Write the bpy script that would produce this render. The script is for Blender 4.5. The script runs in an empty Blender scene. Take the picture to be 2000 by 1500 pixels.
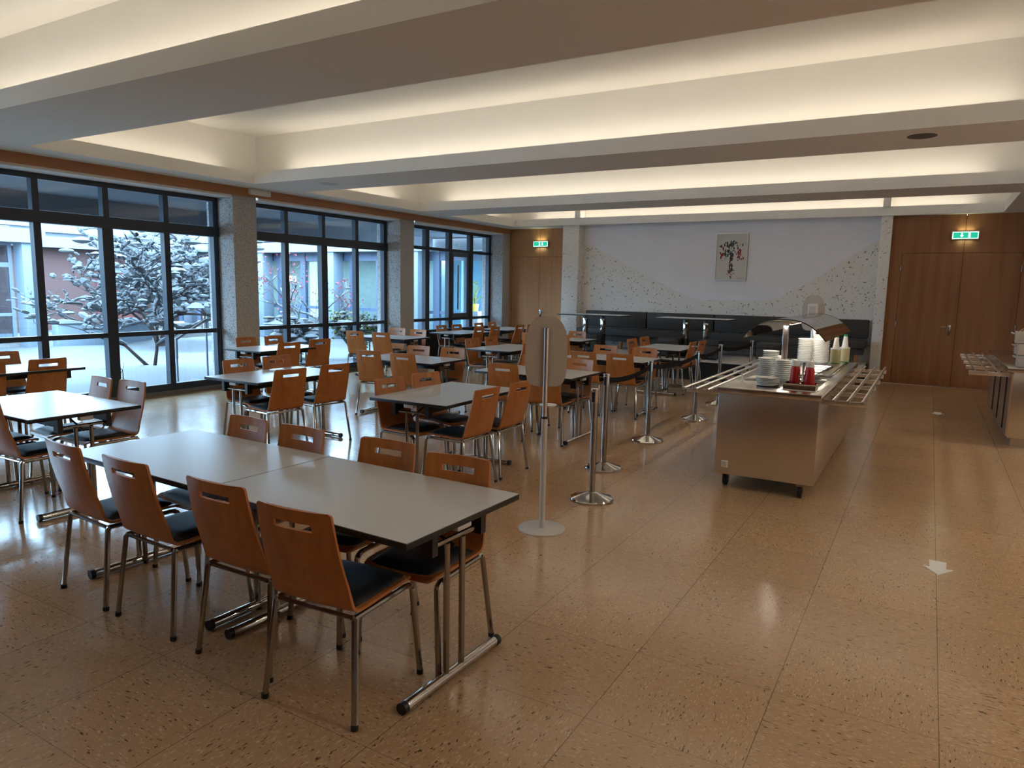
import bpy, bmesh, math, random
from mathutils import Matrix, Vector
R_ = math.radians
S = bpy.context.scene
COL = S.collection
# ------------------------------------------------------------------ camera, view, world
cam_d = bpy.data.cameras.new('camera'); cam = bpy.data.objects.new('camera', cam_d); COL.objects.link(cam)
cam_d.sensor_width = 36; cam_d.lens = 1383 / 2000 * 36; cam_d.clip_start = .05; cam_d.clip_end = 300
_r = ((0.86196288, -0.08457499, 0.49986705), (0.50662043, 0.10701506, -0.85550191), (0.01886076, 0.99065375, 0.13509043))
cam.matrix_world = Matrix([list(_r[0]) + [0], list(_r[1]) + [0], list(_r[2]) + [1.70], [0, 0, 0, 1]])
S.camera = cam
vs = S.view_settings
vs.view_transform = 'Standard'; vs.look = 'None'; vs.gamma = 1; vs.use_curve_mapping = False; vs.exposure = 1.52
W = bpy.data.worlds.new('overcast_sky'); S.world = W; W.use_nodes = True
bg = W.node_tree.nodes['Background']; bg.inputs[0].default_value = (0.50, 0.76, 1.0, 1); bg.inputs[1].default_value = 7.0
S.cycles.max_bounces = 8; S.cycles.diffuse_bounces = 5; S.cycles.glossy_bounces = 4; S.cycles.transparent_max_bounces = 16
S.cycles.caustics_reflective = False; S.cycles.caustics_refractive = False; S.cycles.sample_clamp_indirect = 4
LED_W = 0.75      # watts per metre of LED strip in the ceiling coves
LAMP_W = 8.5
LED_C = (1.0, 0.88, 0.70)

XF, XW = -9.45, -9.86          # pillar faces / glass plane of the window wall
ZC, ZU = 3.17, 3.92            # ceiling, upper coffer ceiling
YB = 15.45
BAYS = [(7.99 + 4.05 * k, 11.54 + 4.05 * k) for k in (-3, -2, -1, 0, 1)][1:]
COFFERS = [(0.25, 3.31), (4.33, 7.47), (8.46, 11.52), (12.50, 15.28)]
CX0, CX1 = -8.92, 0.97

def area(name, loc, sx, sy, power, color, rot=(0, 0, 0), spread=180):
    l = bpy.data.lights.new(name, 'AREA'); l.shape = 'RECTANGLE'; l.size = sx; l.size_y = sy; l.energy = power; l.color = color
    l.spread = R_(spread)
    o = bpy.data.objects.new(name, l); COL.objects.link(o); o.location = loc; o.rotation_euler = rot; return o
for (y0, y1) in COFFERS:       # LED strips lying in the coves, shining up
    L = CX1 - CX0 - .9
    for yy in (y0 - .10, y1 + .10):
        area('cove_light', ((CX0 + CX1) / 2, yy, 3.30), L, .03, LED_W * L, LED_C, (math.pi, 0, 0))
    for xx in (CX0 - .10, CX1 + .10):
        area('cove_light', (xx, (y0 + y1) / 2, 3.30), .03, y1 - y0 - .8, LED_W * .8 * (y1 - y0 - .8), LED_C, (math.pi, 0, 0))
for (y0, y1) in BAYS:          # portals that guide daylight sampling through the window openings
    p = area('window_portal', (XW - .12, (y0 + y1) / 2, 1.55), 3.0, y1 - y0, 1, (1, 1, 1), (0, R_(-90), 0)); p.data.cycles.is_portal = True

# ------------------------------------------------------------------ materials
def new_mat(name):
    m = bpy.data.materials.new(name); m.use_nodes = True
    return m, m.node_tree.nodes, m.node_tree.links, m.node_tree.nodes['Principled BSDF']
def plain(name, col, rough=.5, metal=0, var=0, vscale=30, emit=None, estr=0, stretch=None, bump=0, spec=None, coat=0):
    m, n, l, b = new_mat(name)
    b.inputs['Base Color'].default_value = (*col, 1); b.inputs['Roughness'].default_value = rough; b.inputs['Metallic'].default_value = metal
    if spec is not None: b.inputs['Specular IOR Level'].default_value = spec
    if coat: b.inputs['Coat Weight'].default_value = coat; b.inputs['Coat Roughness'].default_value = .15
    if emit: b.inputs['Emission Color'].default_value = (*emit, 1); b.inputs['Emission Strength'].default_value = estr
    if var or bump:
        tc = n.new('ShaderNodeTexCoord'); mp = n.new('ShaderNodeMapping'); nz = n.new('ShaderNodeTexNoise')
        l.new(tc.outputs['Object'], mp.inputs[0]); l.new(mp.outputs[0], nz.inputs['Vector'])
        if stretch: mp.inputs['Scale'].default_value = stretch
        nz.inputs['Scale'].default_value = vscale; nz.inputs['Detail'].default_value = 5
    if var:
        mx = n.new('ShaderNodeMix'); mx.data_type = 'RGBA'
        mx.inputs['A'].default_value = (*[c * (1 - var) for c in col], 1); mx.inputs['B'].default_value = (*[min(1, c * (1 + var)) for c in col], 1)
        l.new(nz.outputs['Fac'], mx.inputs['Factor']); l.new(mx.outputs['Result'], b.inputs['Base Color'])
    if bump:
        bp = n.new('ShaderNodeBump'); bp.inputs['Strength'].default_value = bump; bp.inputs['Distance'].default_value = .002
        l.new(nz.outputs['Fac'], bp.inputs['Height']); l.new(bp.outputs[0], b.inputs['Normal'])
    return m
def speckle(name, base, dark, scale, thr, rough=.8, base2=None, bump=0.0):
    m, n, l, b = new_mat(name); b.inputs['Roughness'].default_value = rough
    tc = n.new('ShaderNodeTexCoord'); vo = n.new('ShaderNodeTexNoise'); vo.inputs['Scale'].default_value = scale; vo.inputs['Detail'].default_value = 2
    l.new(tc.outputs['Object'], vo.inputs['Vector'])
    rp = n.new('ShaderNodeValToRGB'); rp.color_ramp.elements[0].position = thr; rp.color_ramp.elements[0].color = (0, 0, 0, 1)
    rp.color_ramp.elements[1].position = thr + .03; rp.color_ramp.elements[1].color = (1, 1, 1, 1)
    l.new(vo.outputs['Fac'], rp.inputs[0])
    n2 = n.new('ShaderNodeTexNoise'); n2.inputs['Scale'].default_value = scale * 2.3; l.new(tc.outputs['Object'], n2.inputs['Vector'])
    m0 = n.new('ShaderNodeMix'); m0.data_type = 'RGBA'; m0.inputs['A'].default_value = (*base, 1); m0.inputs['B'].default_value = (*(base2 or base), 1); l.new(n2.outputs['Fac'], m0.inputs['Factor'])
    m1 = n.new('ShaderNodeMix'); m1.data_type = 'RGBA'; l.new(m0.outputs['Result'], m1.inputs['A']); m1.inputs['B'].default_value = (*dark, 1)
    l.new(rp.outputs[0], m1.inputs['Factor']); l.new(m1.outputs['Result'], b.inputs['Base Color'])
    if bump:
        bp = n.new('ShaderNodeBump'); bp.inputs['Strength'].default_value = bump; bp.inputs['Distance'].default_value = .004
        l.new(n2.outputs['Fac'], bp.inputs['Height']); l.new(bp.outputs[0], b.inputs['Normal'])
    return m
def wood(name, c1, c2, scale, axis='Z', rough=.35, spec=.5):
    m, n, l, b = new_mat(name); b.inputs['Roughness'].default_value = rough; b.inputs['Specular IOR Level'].default_value = spec
    tc = n.new('ShaderNodeTexCoord'); mp = n.new('ShaderNodeMapping'); l.new(tc.outputs['Object'], mp.inputs[0])
    sc = {'X': (.05, 1, 1), 'Y': (1, .05, 1), 'Z': (1, 1, .05)}[axis]; mp.inputs['Scale'].default_value = sc
    a = n.new('ShaderNodeTexNoise'); a.inputs['Scale'].default_value = scale; a.inputs['Detail'].default_value = 8; a.inputs['Distortion'].default_value = .4
    a2 = n.new('ShaderNodeTexNoise'); a2.inputs['Scale'].default_value = scale * .12; a2.inputs['Detail'].default_value = 2
    l.new(mp.outputs[0], a.inputs['Vector']); l.new(mp.outputs[0], a2.inputs['Vector'])
    ad = n.new('ShaderNodeMath'); ad.operation = 'ADD'; l.new(a.outputs['Fac'], ad.inputs[0]); l.new(a2.outputs['Fac'], ad.inputs[1])
    rp = n.new('ShaderNodeMapRange'); rp.inputs['From Min'].default_value = .7; rp.inputs['From Max'].default_value = 1.3; l.new(ad.outputs[0], rp.inputs[0])
    mx = n.new('ShaderNodeMix'); mx.data_type = 'RGBA'; mx.inputs['A'].default_value = (*c1, 1); mx.inputs['B'].default_value = (*c2, 1)
    l.new(rp.outputs[0], mx.inputs['Factor']); l.new(mx.outputs['Result'], b.inputs['Base Color'])
    return m
def glass(name, tint=(1, 1, 1), ior=1.5, rough=0.0, boost=1.0):
    m = bpy.data.materials.new(name); m.use_nodes = True; n = m.node_tree.nodes; l = m.node_tree.links; n.clear()
    o = n.new('ShaderNodeOutputMaterial'); mx = n.new('ShaderNodeMixShader'); t = n.new('ShaderNodeBsdfTransparent'); g = n.new('ShaderNodeBsdfGlossy'); f = n.new('ShaderNodeFresnel')
    t.inputs[0].default_value = (*tint, 1); g.inputs['Roughness'].default_value = rough; f.inputs[0].default_value = ior
    mu = n.new('ShaderNodeMath'); mu.operation = 'MULTIPLY'; mu.use_clamp = True; mu.inputs[1].default_value = boost; l.new(f.outputs[0], mu.inputs[0])
    ge = n.new('ShaderNodeNewGeometry')   # one reflection per pane, from its outer face
    mb = n.new('ShaderNodeMath'); mb.operation = 'MULTIPLY'; mb.inputs[0].default_value = boost; iv = n.new('ShaderNodeMath'); iv.operation = 'SUBTRACT'; iv.inputs[0].default_value = 1; l.new(ge.outputs['Backfacing'], iv.inputs[1]); l.new(iv.outputs[0], mb.inputs[1]); l.new(mb.outputs[0], mu.inputs[1])
    l.new(mu.outputs[0], mx.inputs[0]); l.new(t.outputs[0], mx.inputs[1]); l.new(g.outputs[0], mx.inputs[2]); l.new(mx.outputs[0], o.inputs[0])
    return m
def floor_mat():
    m, n, l, b = new_mat('vinyl_tile_floor')
    def M(op, a, c=None, clamp=False):
        k = n.new('ShaderNodeMath'); k.operation = op; k.use_clamp = clamp
        for i, v in enumerate((a, c)):
            if v is None: continue
            if isinstance(v, (int, float)): k.inputs[i].default_value = v
            else: l.new(v, k.inputs[i])
        return k.outputs[0]
    tc = n.new('ShaderNodeTexCoord'); sp = n.new('ShaderNodeSeparateXYZ'); l.new(tc.outputs['Object'], sp.inputs[0])
    u = M('DIVIDE', M('SUBTRACT', sp.outputs[0], .17), .612); v = M('DIVIDE', M('SUBTRACT', sp.outputs[1], 3.03), .60)
    iu, iv = M('FLOOR', u), M('FLOOR', v); fu, fv = M('FRACT', u), M('FRACT', v)
    par = M('ABSOLUTE', M('MODULO', M('ADD', iu, iv), 2))
    cell = n.new('ShaderNodeCombineXYZ'); l.new(iu, cell.inputs[0]); l.new(iv, cell.inputs[1])
    wn = n.new('ShaderNodeTexWhiteNoise'); wn.noise_dimensions = '2D'; l.new(cell.outputs[0], wn.inputs[0])
    def coords(sx, sy):
        c = n.new('ShaderNodeCombineXYZ'); l.new(M('MULTIPLY', sp.outputs[0], sx), c.inputs[0]); l.new(M('MULTIPLY', sp.outputs[1], sy), c.inputs[1]); l.new(M('MULTIPLY', wn.outputs[0], 9), c.inputs[2]); return c.outputs[0]
    vm = n.new('ShaderNodeMix'); vm.data_type = 'VECTOR'; l.new(par, vm.inputs['Factor']); l.new(coords(.28, 1), vm.inputs[4]); l.new(coords(1, .28), vm.inputs[5])
    def noise(scale, det=3):
        z = n.new('ShaderNodeTexNoise'); z.inputs['Scale'].default_value = scale; z.inputs['Detail'].default_value = det; l.new(vm.outputs[1], z.inputs['Vector']); return z.outputs['Fac']
    def ramp(src, a, c):
        r = n.new('ShaderNodeMapRange'); r.inputs['From Min'].default_value = a; r.inputs['From Max'].default_value = c; l.new(src, r.inputs[0]); return r.outputs[0]
    def mix(f, A, B):
        x = n.new('ShaderNodeMix'); x.data_type = 'RGBA'
        for s_, q in (('Factor', f), ('A', A), ('B', B)):
            if isinstance(q, tuple): x.inputs[s_].default_value = (*q, 1)
            elif isinstance(q, float): x.inputs[s_].default_value = q
            else: l.new(q, x.inputs[s_])
        return x.outputs['Result']
    c = mix(noise(40, 4), FLOOR_A, FLOOR_B)
    c = mix(ramp(noise(150, 1), .60, .68), c, FLOOR_L)
    c = mix(ramp(noise(115, 1), .665, .72), c, FLOOR_D)
    bn = n.new('ShaderNodeTexNoise'); bn.inputs['Scale'].default_value = 1.1; l.new(tc.outputs['Object'], bn.inputs['Vector'])
    hs = n.new('ShaderNodeHueSaturation'); l.new(c, hs.inputs['Color']); l.new(M('ADD', M('ADD', .87, M('MULTIPLY', wn.outputs[0], .08)), M('MULTIPLY', bn.outputs['Fac'], .16)), hs.inputs['Value'])
    def edge(f, w): return M('MAXIMUM', M('LESS_THAN', f, w), M('GREATER_THAN', f, 1 - w))
    seam = M('MAXIMUM', edge(fu, .0032), M('MULTIPLY', edge(fv, .0030), .75))
    c2 = mix(M('MULTIPLY', seam, .62), hs.outputs[0], (.03, .02, .012))
    l.new(c2, b.inputs['Base Color'])
    rn = n.new('ShaderNodeTexNoise'); rn.inputs['Scale'].default_value = 2.5; rn.inputs['Detail'].default_value = 4; l.new(tc.outputs['Object'], rn.inputs['Vector'])
    l.new(M('ADD', .10, M('MULTIPLY', rn.outputs['Fac'], .13)), b.inputs['Roughness'])
    b.inputs['Specular IOR Level'].default_value = .6
    bp = n.new('ShaderNodeBump'); bp.inputs['Strength'].default_value = .10; bp.inputs['Distance'].default_value = .01
    bz = n.new('ShaderNodeTexNoise'); bz.inputs['Scale'].default_value = 9; l.new(tc.outputs['Object'], bz.inputs['Vector']); l.new(bz.outputs['Fac'], bp.inputs['Height']); l.new(bp.outputs[0], b.inputs['Normal'])
    return m
FLOOR_A, FLOOR_B, FLOOR_L, FLOOR_D = (.49, .305, .165), (.60, .39, .22), (.70, .50, .31), (.13, .08, .042)
M_ = dict(
    floor=floor_mat(),
    ceil=plain('ceiling_paint', (.84, .82, .78), .85, var=.02, vscale=3),
    plaster=plain('smooth_lilac_plaster', (.86, .84, .88), .9, var=.04, vscale=4, bump=.2),
    speckwall=speckle('speckled_plaster', (.82, .79, .75), (.27, .24, .21), 24, .645, .9, (.82, .78, .73), .5),
    pillar=speckle('exposed_aggregate_concrete', (.46, .44, .43), (.24, .23, .22), 60, .56, .9, (.60, .58, .56), .8),
    ply=wood('beech_plywood', (.44, .142, .034), (.62, .23, .062), 30, 'Z', .33),
    plyedge=plain('plywood_edge', (.62, .36, .17), .5, var=.15, vscale=80),
    panel=wood('veneer_panel', (.26, .105, .042), (.40, .185, .085), 9, 'Z', .5, .3),
    panel_daylit=wood('daylit_veneer_panel', (.44, .20, .085), (.60, .31, .15), 9, 'Z', .65, .18),  # same veneer, with daylight on the left door painted in as a paler colour
    fascia=wood('veneer_fascia', (.33, .13, .05), (.46, .20, .085), 9, 'Y', .4),
    cushion=plain('black_upholstery', (.012, .013, .016), .55, var=.2, vscale=60, bump=.2),
    grey_top=plain('grey_laminate', (.60, .60, .59), .28, var=.04, vscale=90),
    black=plain('black_plastic', (.012, .012, .014), .4),
    belt=plain('black_webbing', (.010, .010, .011), .85, spec=.2),
    kerb=plain('kerb_stone', (.055, .056, .05), .9, var=.3, vscale=9),
    dark=plain('dark_gap', (.01, .008, .007), .8),
    chrome=plain('brushed_chrome', (.40, .37, .335), .17, 1),
    bright=plain('polished_chrome', (.62, .60, .57), .07, 1),
    steel=plain('stainless_steel', (.66, .60, .54), .28, 1, var=.05, vscale=20, stretch=(1, 1, 25)),
    steeltop=plain('stainless_worktop', (.58, .55, .52), .2, 1, var=.05, vscale=20, stretch=(1, 12, 1)),
    rail=plain('satin_tube', (.74, .70, .65), .28, 1),
    frame=plain('dark_blue_grey_window_paint', (.022, .028, .045), .4),
    pane=glass('window_glass', (.93, .97, 1.0), 1.5, 0, 1.15),
    leather=plain('charcoal_leatherette', (.045, .040, .035), .62, var=.12, vscale=6, bump=.15),
    grey_plastic=plain('warm_grey_plastic', (.60, .55, .50), .5, var=.03, vscale=8),
    grey_light=plain('light_grey_powder_coat', (.66, .63, .60), .35, var=.03, vscale=8),
    white=plain('white_plastic', (.80, .79, .76), .35),
    china=plain('white_china', (.90, .89, .85), .18, spec=.6),
    red=plain('ketchup_red', (.50, .012, .012), .3),
    cream=plain('yellow_dressing', (.68, .60, .33), .35),
    green=plain('green_plastic', (.02, .32, .14), .4),
    brown=plain('dark_brown_sauce', (.10, .03, .012), .2),
    clear=glass('clear_glass', (.96, .98, .98), 1.45, 0, 1.3),
    guard=glass('curved_guard_glass', (.94, .93, .90), 1.5, .03, 2.0),
    black_radiator=plain('black_radiator_paint', (.015, .016, .02), .4),
    paper=plain('artwork_paper', (.66, .62, .56), .7, var=.03, vscale=6),
    ink=plain('dark_ink', (.05, .06, .055), .8, var=.4, vscale=20),
    redink=plain('red_ink', (.26, .02, .035), .8, var=.3, vscale=20),
    tape=plain('white_floor_tape', (.85, .83, .79), .6, var=.05, vscale=10),
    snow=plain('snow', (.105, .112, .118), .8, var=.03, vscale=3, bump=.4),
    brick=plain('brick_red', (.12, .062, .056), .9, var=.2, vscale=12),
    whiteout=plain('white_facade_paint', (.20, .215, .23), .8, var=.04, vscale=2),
    bluecol=plain('pale_blue_column_paint', (.16, .20, .24), .7, var=.03, vscale=4),
    alu=plain('grey_aluminium_frame', (.17, .20, .25), .4),
    alublue=plain('slate_blue_frame', (.07, .10, .16), .4),
    bark=plain('dark_bark', (.045, .026, .024), .9, var=.3, vscale=30),
    concrete=plain('outdoor_concrete', (.19, .185, .18), .9, var=.15, vscale=8),
    leaf=plain('yellow_green_leaf', (.20, .24, .05), .6, var=.4, vscale=9),
    redleaf=plain('wine_red_leaf', (.26, .03, .05), .6, var=.3, vscale=9),
    soil=plain('leaf_litter', (.30, .16, .07), .9, var=.3, vscale=9),
    curtain=plain('rust_curtain', (.22, .06, .05), .8, var=.3, vscale=6, stretch=(8, 8, .2)),
    inner=plain('pale_interior_wall', (.55, .62, .62), .8, var=.06, vscale=1),
    mint=plain('mint_interior_wall', (.45, .78, .80), .8),
    yellow=plain('yellow_pot', (.62, .45, .06), .5),
    outglass=glass('far_window_glass', (.62, .72, .78), 1.5, .0, 1.6),
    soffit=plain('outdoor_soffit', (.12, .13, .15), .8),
)
M_['exit_green'] = plain('lit_green', (.0, .35, .2), .5, emit=(.01, .42, .25), estr=.42)
M_['exit_white'] = plain('lit_white', (.8, .9, .85), .5, emit=(.60, 1, .85), estr=.50)
M_['lamp'] = plain('lamp_glow', (1, .9, .7), .5, emit=(1, .75, .5), estr=3)

# ------------------------------------------------------------------ mesh builder
class MB:
    def __init__(s): s.v = []; s.f = []; s.T = Matrix.Identity(4)
    def add(s, vs_, fs):
        o = len(s.v); s.v += [tuple(s.T @ Vector(p)) for p in vs_]; s.f += [[o + i for i in f] for f in fs]; return s
    def box(s, x0, x1, y0, y1, z0, z1):
        p = [(x0, y0, z0), (x1, y0, z0), (x1, y1, z0), (x0, y1, z0), (x0, y0, z1), (x1, y0, z1), (x1, y1, z1), (x0, y1, z1)]
        return s.add(p, [(0, 3, 2, 1), (4, 5, 6, 7), (0, 1, 5, 4), (1, 2, 6, 5), (2, 3, 7, 6), (3, 0, 4, 7)])
    def bbox(s, x0, x1, y0, y1, z0, z1, b=.004):       # box with chamfered edges
        bm = bmesh.new(); bmesh.ops.create_cube(bm, size=1)
        bmesh.ops.scale(bm, vec=(x1 - x0, y1 - y0, z1 - z0), verts=bm.verts); bmesh.ops.translate(bm, vec=((x0 + x1) / 2, (y0 + y1) / 2, (z0 + z1) / 2), verts=bm.verts)
        bmesh.ops.bevel(bm, geom=bm.edges[:], offset=b, segments=2, affect='EDGES', profile=.5)
        return s.bm(bm)
    def bm(s, bm):
        bm.verts.ensure_lookup_table(); bm.verts.index_update()
        s.add([v.co[:] for v in bm.verts], [[v.index for v in f.verts] for f in bm.faces]); bm.free(); return s
    def tube(s, pts, r, n=12, cap=True, sx=1.0, ref=None):   # sweep of a circle (or ellipse) along a polyline
        P = [Vector(p) for p in pts]; rr = r if isinstance(r, (list, tuple)) else [r] * len(P); rings = []
        t0 = (P[1] - P[0]).normalized(); up = Vector(ref) if ref else (Vector((0, 0, 1)) if abs(t0.z) < .9 else Vector((0, 1, 0)))
        nrm = (up - t0 * up.dot(t0)).normalized()
        for i, p in enumerate(P):
            if i == 0: t = t0
            elif i == len(P) - 1: t = (P[i] - P[i - 1]).normalized()
            else: t = ((P[i] - P[i - 1]).normalized() + (P[i + 1] - P[i]).normalized()).normalized()
            nrm = (nrm - t * nrm.dot(t)).normalized(); bi = t.cross(nrm)
            rings.append([p + (nrm * math.cos(2 * math.pi * k / n) * sx + bi * math.sin(2 * math.pi * k / n)) * rr[i] for k in range(n)])
        v = [q[:] for g in rings for q in g]; f = []
        for i in range(len(P) - 1):
            for k in range(n): f.append((i * n + k, i * n + (k + 1) % n, (i + 1) * n + (k + 1) % n, (i + 1) * n + k))
        if cap: f.append(tuple(range(n))[::-1]); f.append(tuple((len(P) - 1) * n + k for k in range(n)))
        return s.add(v, f)
    def lathe(s, prof, c=(0, 0, 0), n=24):                # prof: (radius, z)
        v = []; f = []
        for (r, z) in prof:
            for k in range(n): a = 2 * math.pi * k / n; v.append((c[0] + max(r, 1e-4) * math.cos(a), c[1] + max(r, 1e-4) * math.sin(a), c[2] + z))
        for i in range(len(prof) - 1):
            for k in range(n): f.append((i * n + k, i * n + (k + 1) % n, (i + 1) * n + (k + 1) % n, (i + 1) * n + k))
        f.append(tuple(range(n))[::-1]); f.append(tuple((len(prof) - 1) * n + k for k in range(n)))
        return s.add(v, f)
    def prism(s, pts, d0, d1, ax='y'):                    # polygon (a,b) extruded along an axis
        n = len(pts)
        def P(a, b, d): return {'y': (a, d, b), 'x': (d, a, b), 'z': (a, b, d)}[ax]
        v = [P(a, b, d0) for a, b in pts] + [P(a, b, d1) for a, b in pts]
        f = [tuple(range(n)), tuple(range(n, 2 * n))[::-1]] + [(i, i + n, (i + 1) % n + n, (i + 1) % n) for i in range(n)]
        return s.add(v, f)
    def sheet(s, grid, t, hole=None):                     # a curved sheet with real thickness from a grid of points
        nr, nc = len(grid), len(grid[0]); G = [[Vector(p) for p in row] for row in grid]; N = []
        for i in range(nr):
            row = []
            for j in range(nc):
                a = G[min(i + 1, nr - 1)][j] - G[max(i - 1, 0)][j]; b = G[i][min(j + 1, nc - 1)] - G[i][max(j - 1, 0)]
                row.append(a.cross(b).normalized())
            N.append(row)
        v = [(G[i][j] + N[i][j] * t / 2)[:] for i in range(nr) for j in range(nc)] + [(G[i][j] - N[i][j] * t / 2)[:] for i in range(nr) for j in range(nc)]
        o = nr * nc; quads = [(i, j) for i in range(nr - 1) for j in range(nc - 1) if not (hole and hole(i, j))]; f = []; E = {}
        for i, j in quads:
            q = (i * nc + j, i * nc + j + 1, (i + 1) * nc + j + 1, (i + 1) * nc + j); f.append(q); f.append(tuple(x + o for x in q[::-1]))
            for a, b in ((q[0], q[1]), (q[1], q[2]), (q[2], q[3]), (q[3], q[0])):
                if (b, a) in E: del E[(b, a)]
                else: E[(a, b)] = 1
        for a, b in E: f.append((b, a, a + o, b + o))
        return s.add(v, f)
    def build(s, name, mat, parent=None, smooth=True, angle=35, **props):
        me = bpy.data.meshes.new(name); me.from_pydata(s.v, [], s.f)
        bm = bmesh.new(); bm.from_mesh(me); loose = [v for v in bm.verts if not v.link_faces]
        bmesh.ops.delete(bm, geom=loose, context='VERTS'); bmesh.ops.recalc_face_normals(bm, faces=bm.faces); bm.to_mesh(me); bm.free()
        if smooth: me.shade_smooth(); me.set_sharp_from_angle(angle=R_(angle))
        me.materials.append(M_[mat] if isinstance(mat, str) else mat)
        o = bpy.data.objects.new(name, me); COL.objects.link(o)
        if parent is not None: o.parent = parent
        for k, q in props.items(): o[k] = q
        return o
def tag(o, label=None, category=None, group=None, kind=None):
    if label: o['label'] = label
    if category: o['category'] = category
    if group: o['group'] = group
    if kind: o['kind'] = kind
    return o
def empty(name, loc, rz=0, **k):
    o = bpy.data.objects.new(name, None); COL.objects.link(o); o.location = loc; o.rotation_euler = (0, 0, rz); o.empty_display_size = .1
    return tag(o, **k)
def kids(o): return [c for c in ALL_KIDS.get(o.name, [])]
ALL_KIDS = {}
def reg():
    ALL_KIDS.clear()
    for o in COL.objects:
        if o.parent: ALL_KIDS.setdefault(o.parent.name, []).append(o)
def copy_tree(o, parent=None):
    c = o.copy(); COL.objects.link(c)
    if parent is not None: c.parent = parent
    for ch in kids(o): copy_tree(ch, c)
    return c
def clones(proto, rows):              # rows: (location, rz, label, group); the first row moves the prototype itself
    reg(); out = []
    for i, (loc, rz, label, group) in enumerate(rows):
        o = proto if i == 0 else copy_tree(proto)
        o.location = loc; o.rotation_euler = (0, 0, rz); o['label'] = label
        if group: o['group'] = group
        out.append(o)
    return out
def struct(mb, name, mat, parent=None, **k):
    o = mb.build(name, mat, parent, **k)
    if parent is None: o['kind'] = 'structure'
    return o

# ------------------------------------------------------------------ room shell
X1, Y0 = 3.6, -4.4
struct(MB().box(XW - .25, X1, Y0, 16.2, -.12, 0), 'floor', 'floor')
c = MB()
ys = [Y0] + [q for ab in COFFERS for q in ab] + [16.2]
for a, b in zip(ys[::2], ys[1::2]): c.box(XF, X1, a, b, ZC, ZC + .05)
for (a, b) in COFFERS:
    c.box(XF, CX0, a, b, ZC, ZC + .05); c.box(CX1, X1, a, b, ZC, ZC + .05)
    zl = 3.335; w = .028; o = .28
    c.box(CX0 - w, CX1 + w, a - w, a, ZC + .05, zl); c.box(CX0 - w, CX1 + w, b, b + w, ZC + .05, zl)
    c.box(CX0 - w, CX0, a, b, ZC + .05, zl); c.box(CX1, CX1 + w, a, b, ZC + .05, zl)
    # cove floor is the slab itself; upper walls and upper ceiling
    zb = ZC + .05
    c.box(CX0 - o - .03, CX1 + o + .03, a - o - .03, a - o, zb, ZU); c.box(CX0 - o - .03, CX1 + o + .03, b + o, b + o + .03, zb, ZU)
    c.box(CX0 - o - .03, CX0 - o, a - o, b + o, zb, ZU); c.box(CX1 + o, CX1 + o + .03, a - o, b + o, zb, ZU)
    c.box(CX0 - o - .03, CX1 + o + .03, a - o - .03, b + o + .03, ZU, ZU + .04)
for xx in (-7.30, -.92): c.box(xx, xx + .13, 15.24, 15.56, 3.33, ZU)
ceil_o = struct(c, 'ceiling', 'ceil', smooth=False)
for i, (a, b) in enumerate(COFFERS):
    m = MB()
    for (x0, x1, y0, y1) in ((CX0 + .45, CX1 - .45, b + .06, b + .09), (CX0 + .45, CX1 - .45, a - .09, a - .06)): m.box(x0, x1, y0, y1, ZC + .05, ZC + .065)
    m.build('led_strip', 'white', ceil_o)

# window wall
def window(n, y0, y1, style):
    fr = MB(); x0, x1 = XW - .05, XW + .05; zt = 3.01
    step = (y1 - y0) / 4
    fr.box(x0, x1, y0, y1, .06, .16); fr.box(x0, x1, y0, y1, 2.94, zt)
    fr.box(x0, x1, y0, y0 + .07, .16, 2.94); fr.box(x0, x1, y1 - .09, y1, .16, 2.94)
    if style == 0: t0, t1 = 2.40, 2.55
    else: t0, t1 = 2.50, 2.565
    fr.box(x0 - .005, x1 + .025, y0, y1, t0, t1)
    for k in (1, 2, 3):
        w = .075 if k == 2 and style == 0 else (.045 if style == 0 else .075)
        yc = y0 + step * k
        fr.box(x0, x1 + (.012 if k == 2 else 0), yc - w, yc + w, .16, t0); w2 = .04 if style == 0 else .07
        fr.box(x0, x1, yc - w2, yc + w2, t1, 2.94)
    for k in range(4):
        a = y0 + step * k + .03; b = y0 + step * (k + 1) - .03
        fr.box(x0 + .005, x1 - .005, a, b, .90, .965)
    o = struct(fr, 'window_%d' % n, 'frame', smooth=False)
    for k in range(4):
        a = y0 + step * k; b = y0 + step * (k + 1)
        for (z0, z1) in ((.14, .92), (.95, t0 + .01), (t1 - .01, 2.95)):
            MB().box(XW - .006, XW + .006, a + .02, b - .02, z0, z1).build('window_pane', 'pane', o, smooth=False)
    if style:
        MB().tube([(XW + .10, y0 + step * 2.28, 1.15), (XW + .10, y0 + step * 2.28, 2.2)], .02).build('door_pull', 'chrome', o)
        lf_ = MB(); ya, yb = y0 + step * 2 + .09, y0 + step * 3 - .09
        for q in ((ya, ya + .06, .97, 2.49), (yb - .10, yb, .97, 2.49), (ya + .06, yb - .1, 2.40, 2.49), (ya + .06, yb - .1, .97, 1.06)): lf_.box(x0 + .01, x1 - .01, *q)
        lf_.build('door_stile', 'alublue', o, smooth=False)
for n, (a, b) in enumerate(BAYS): window(n + 1, a, b, 1 if n == 3 else 0)
for n, (a, b) in enumerate(BAYS):
    pb = b + .45 if n < 3 else 16.0
    struct(MB().bbox(XW - .22, XF, b, pb, 0, ZC - .01, .008), 'pillar', 'pillar')
struct(MB().bbox(XW - .22, XF, Y0, BAYS[0][0], 0, ZC, .008), 'pillar', 'pillar')
struct(MB().box(XW - .05, XW + .06, Y0 + .6, 15.6, 0, .06), 'trim_1', 'concrete')
fb = MB(); fb.bbox(XF - .01, XF + .025, Y0, 16.0, 3.045, ZC + .01, .003)
struct(fb, 'trim_2', 'fascia')
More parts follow.
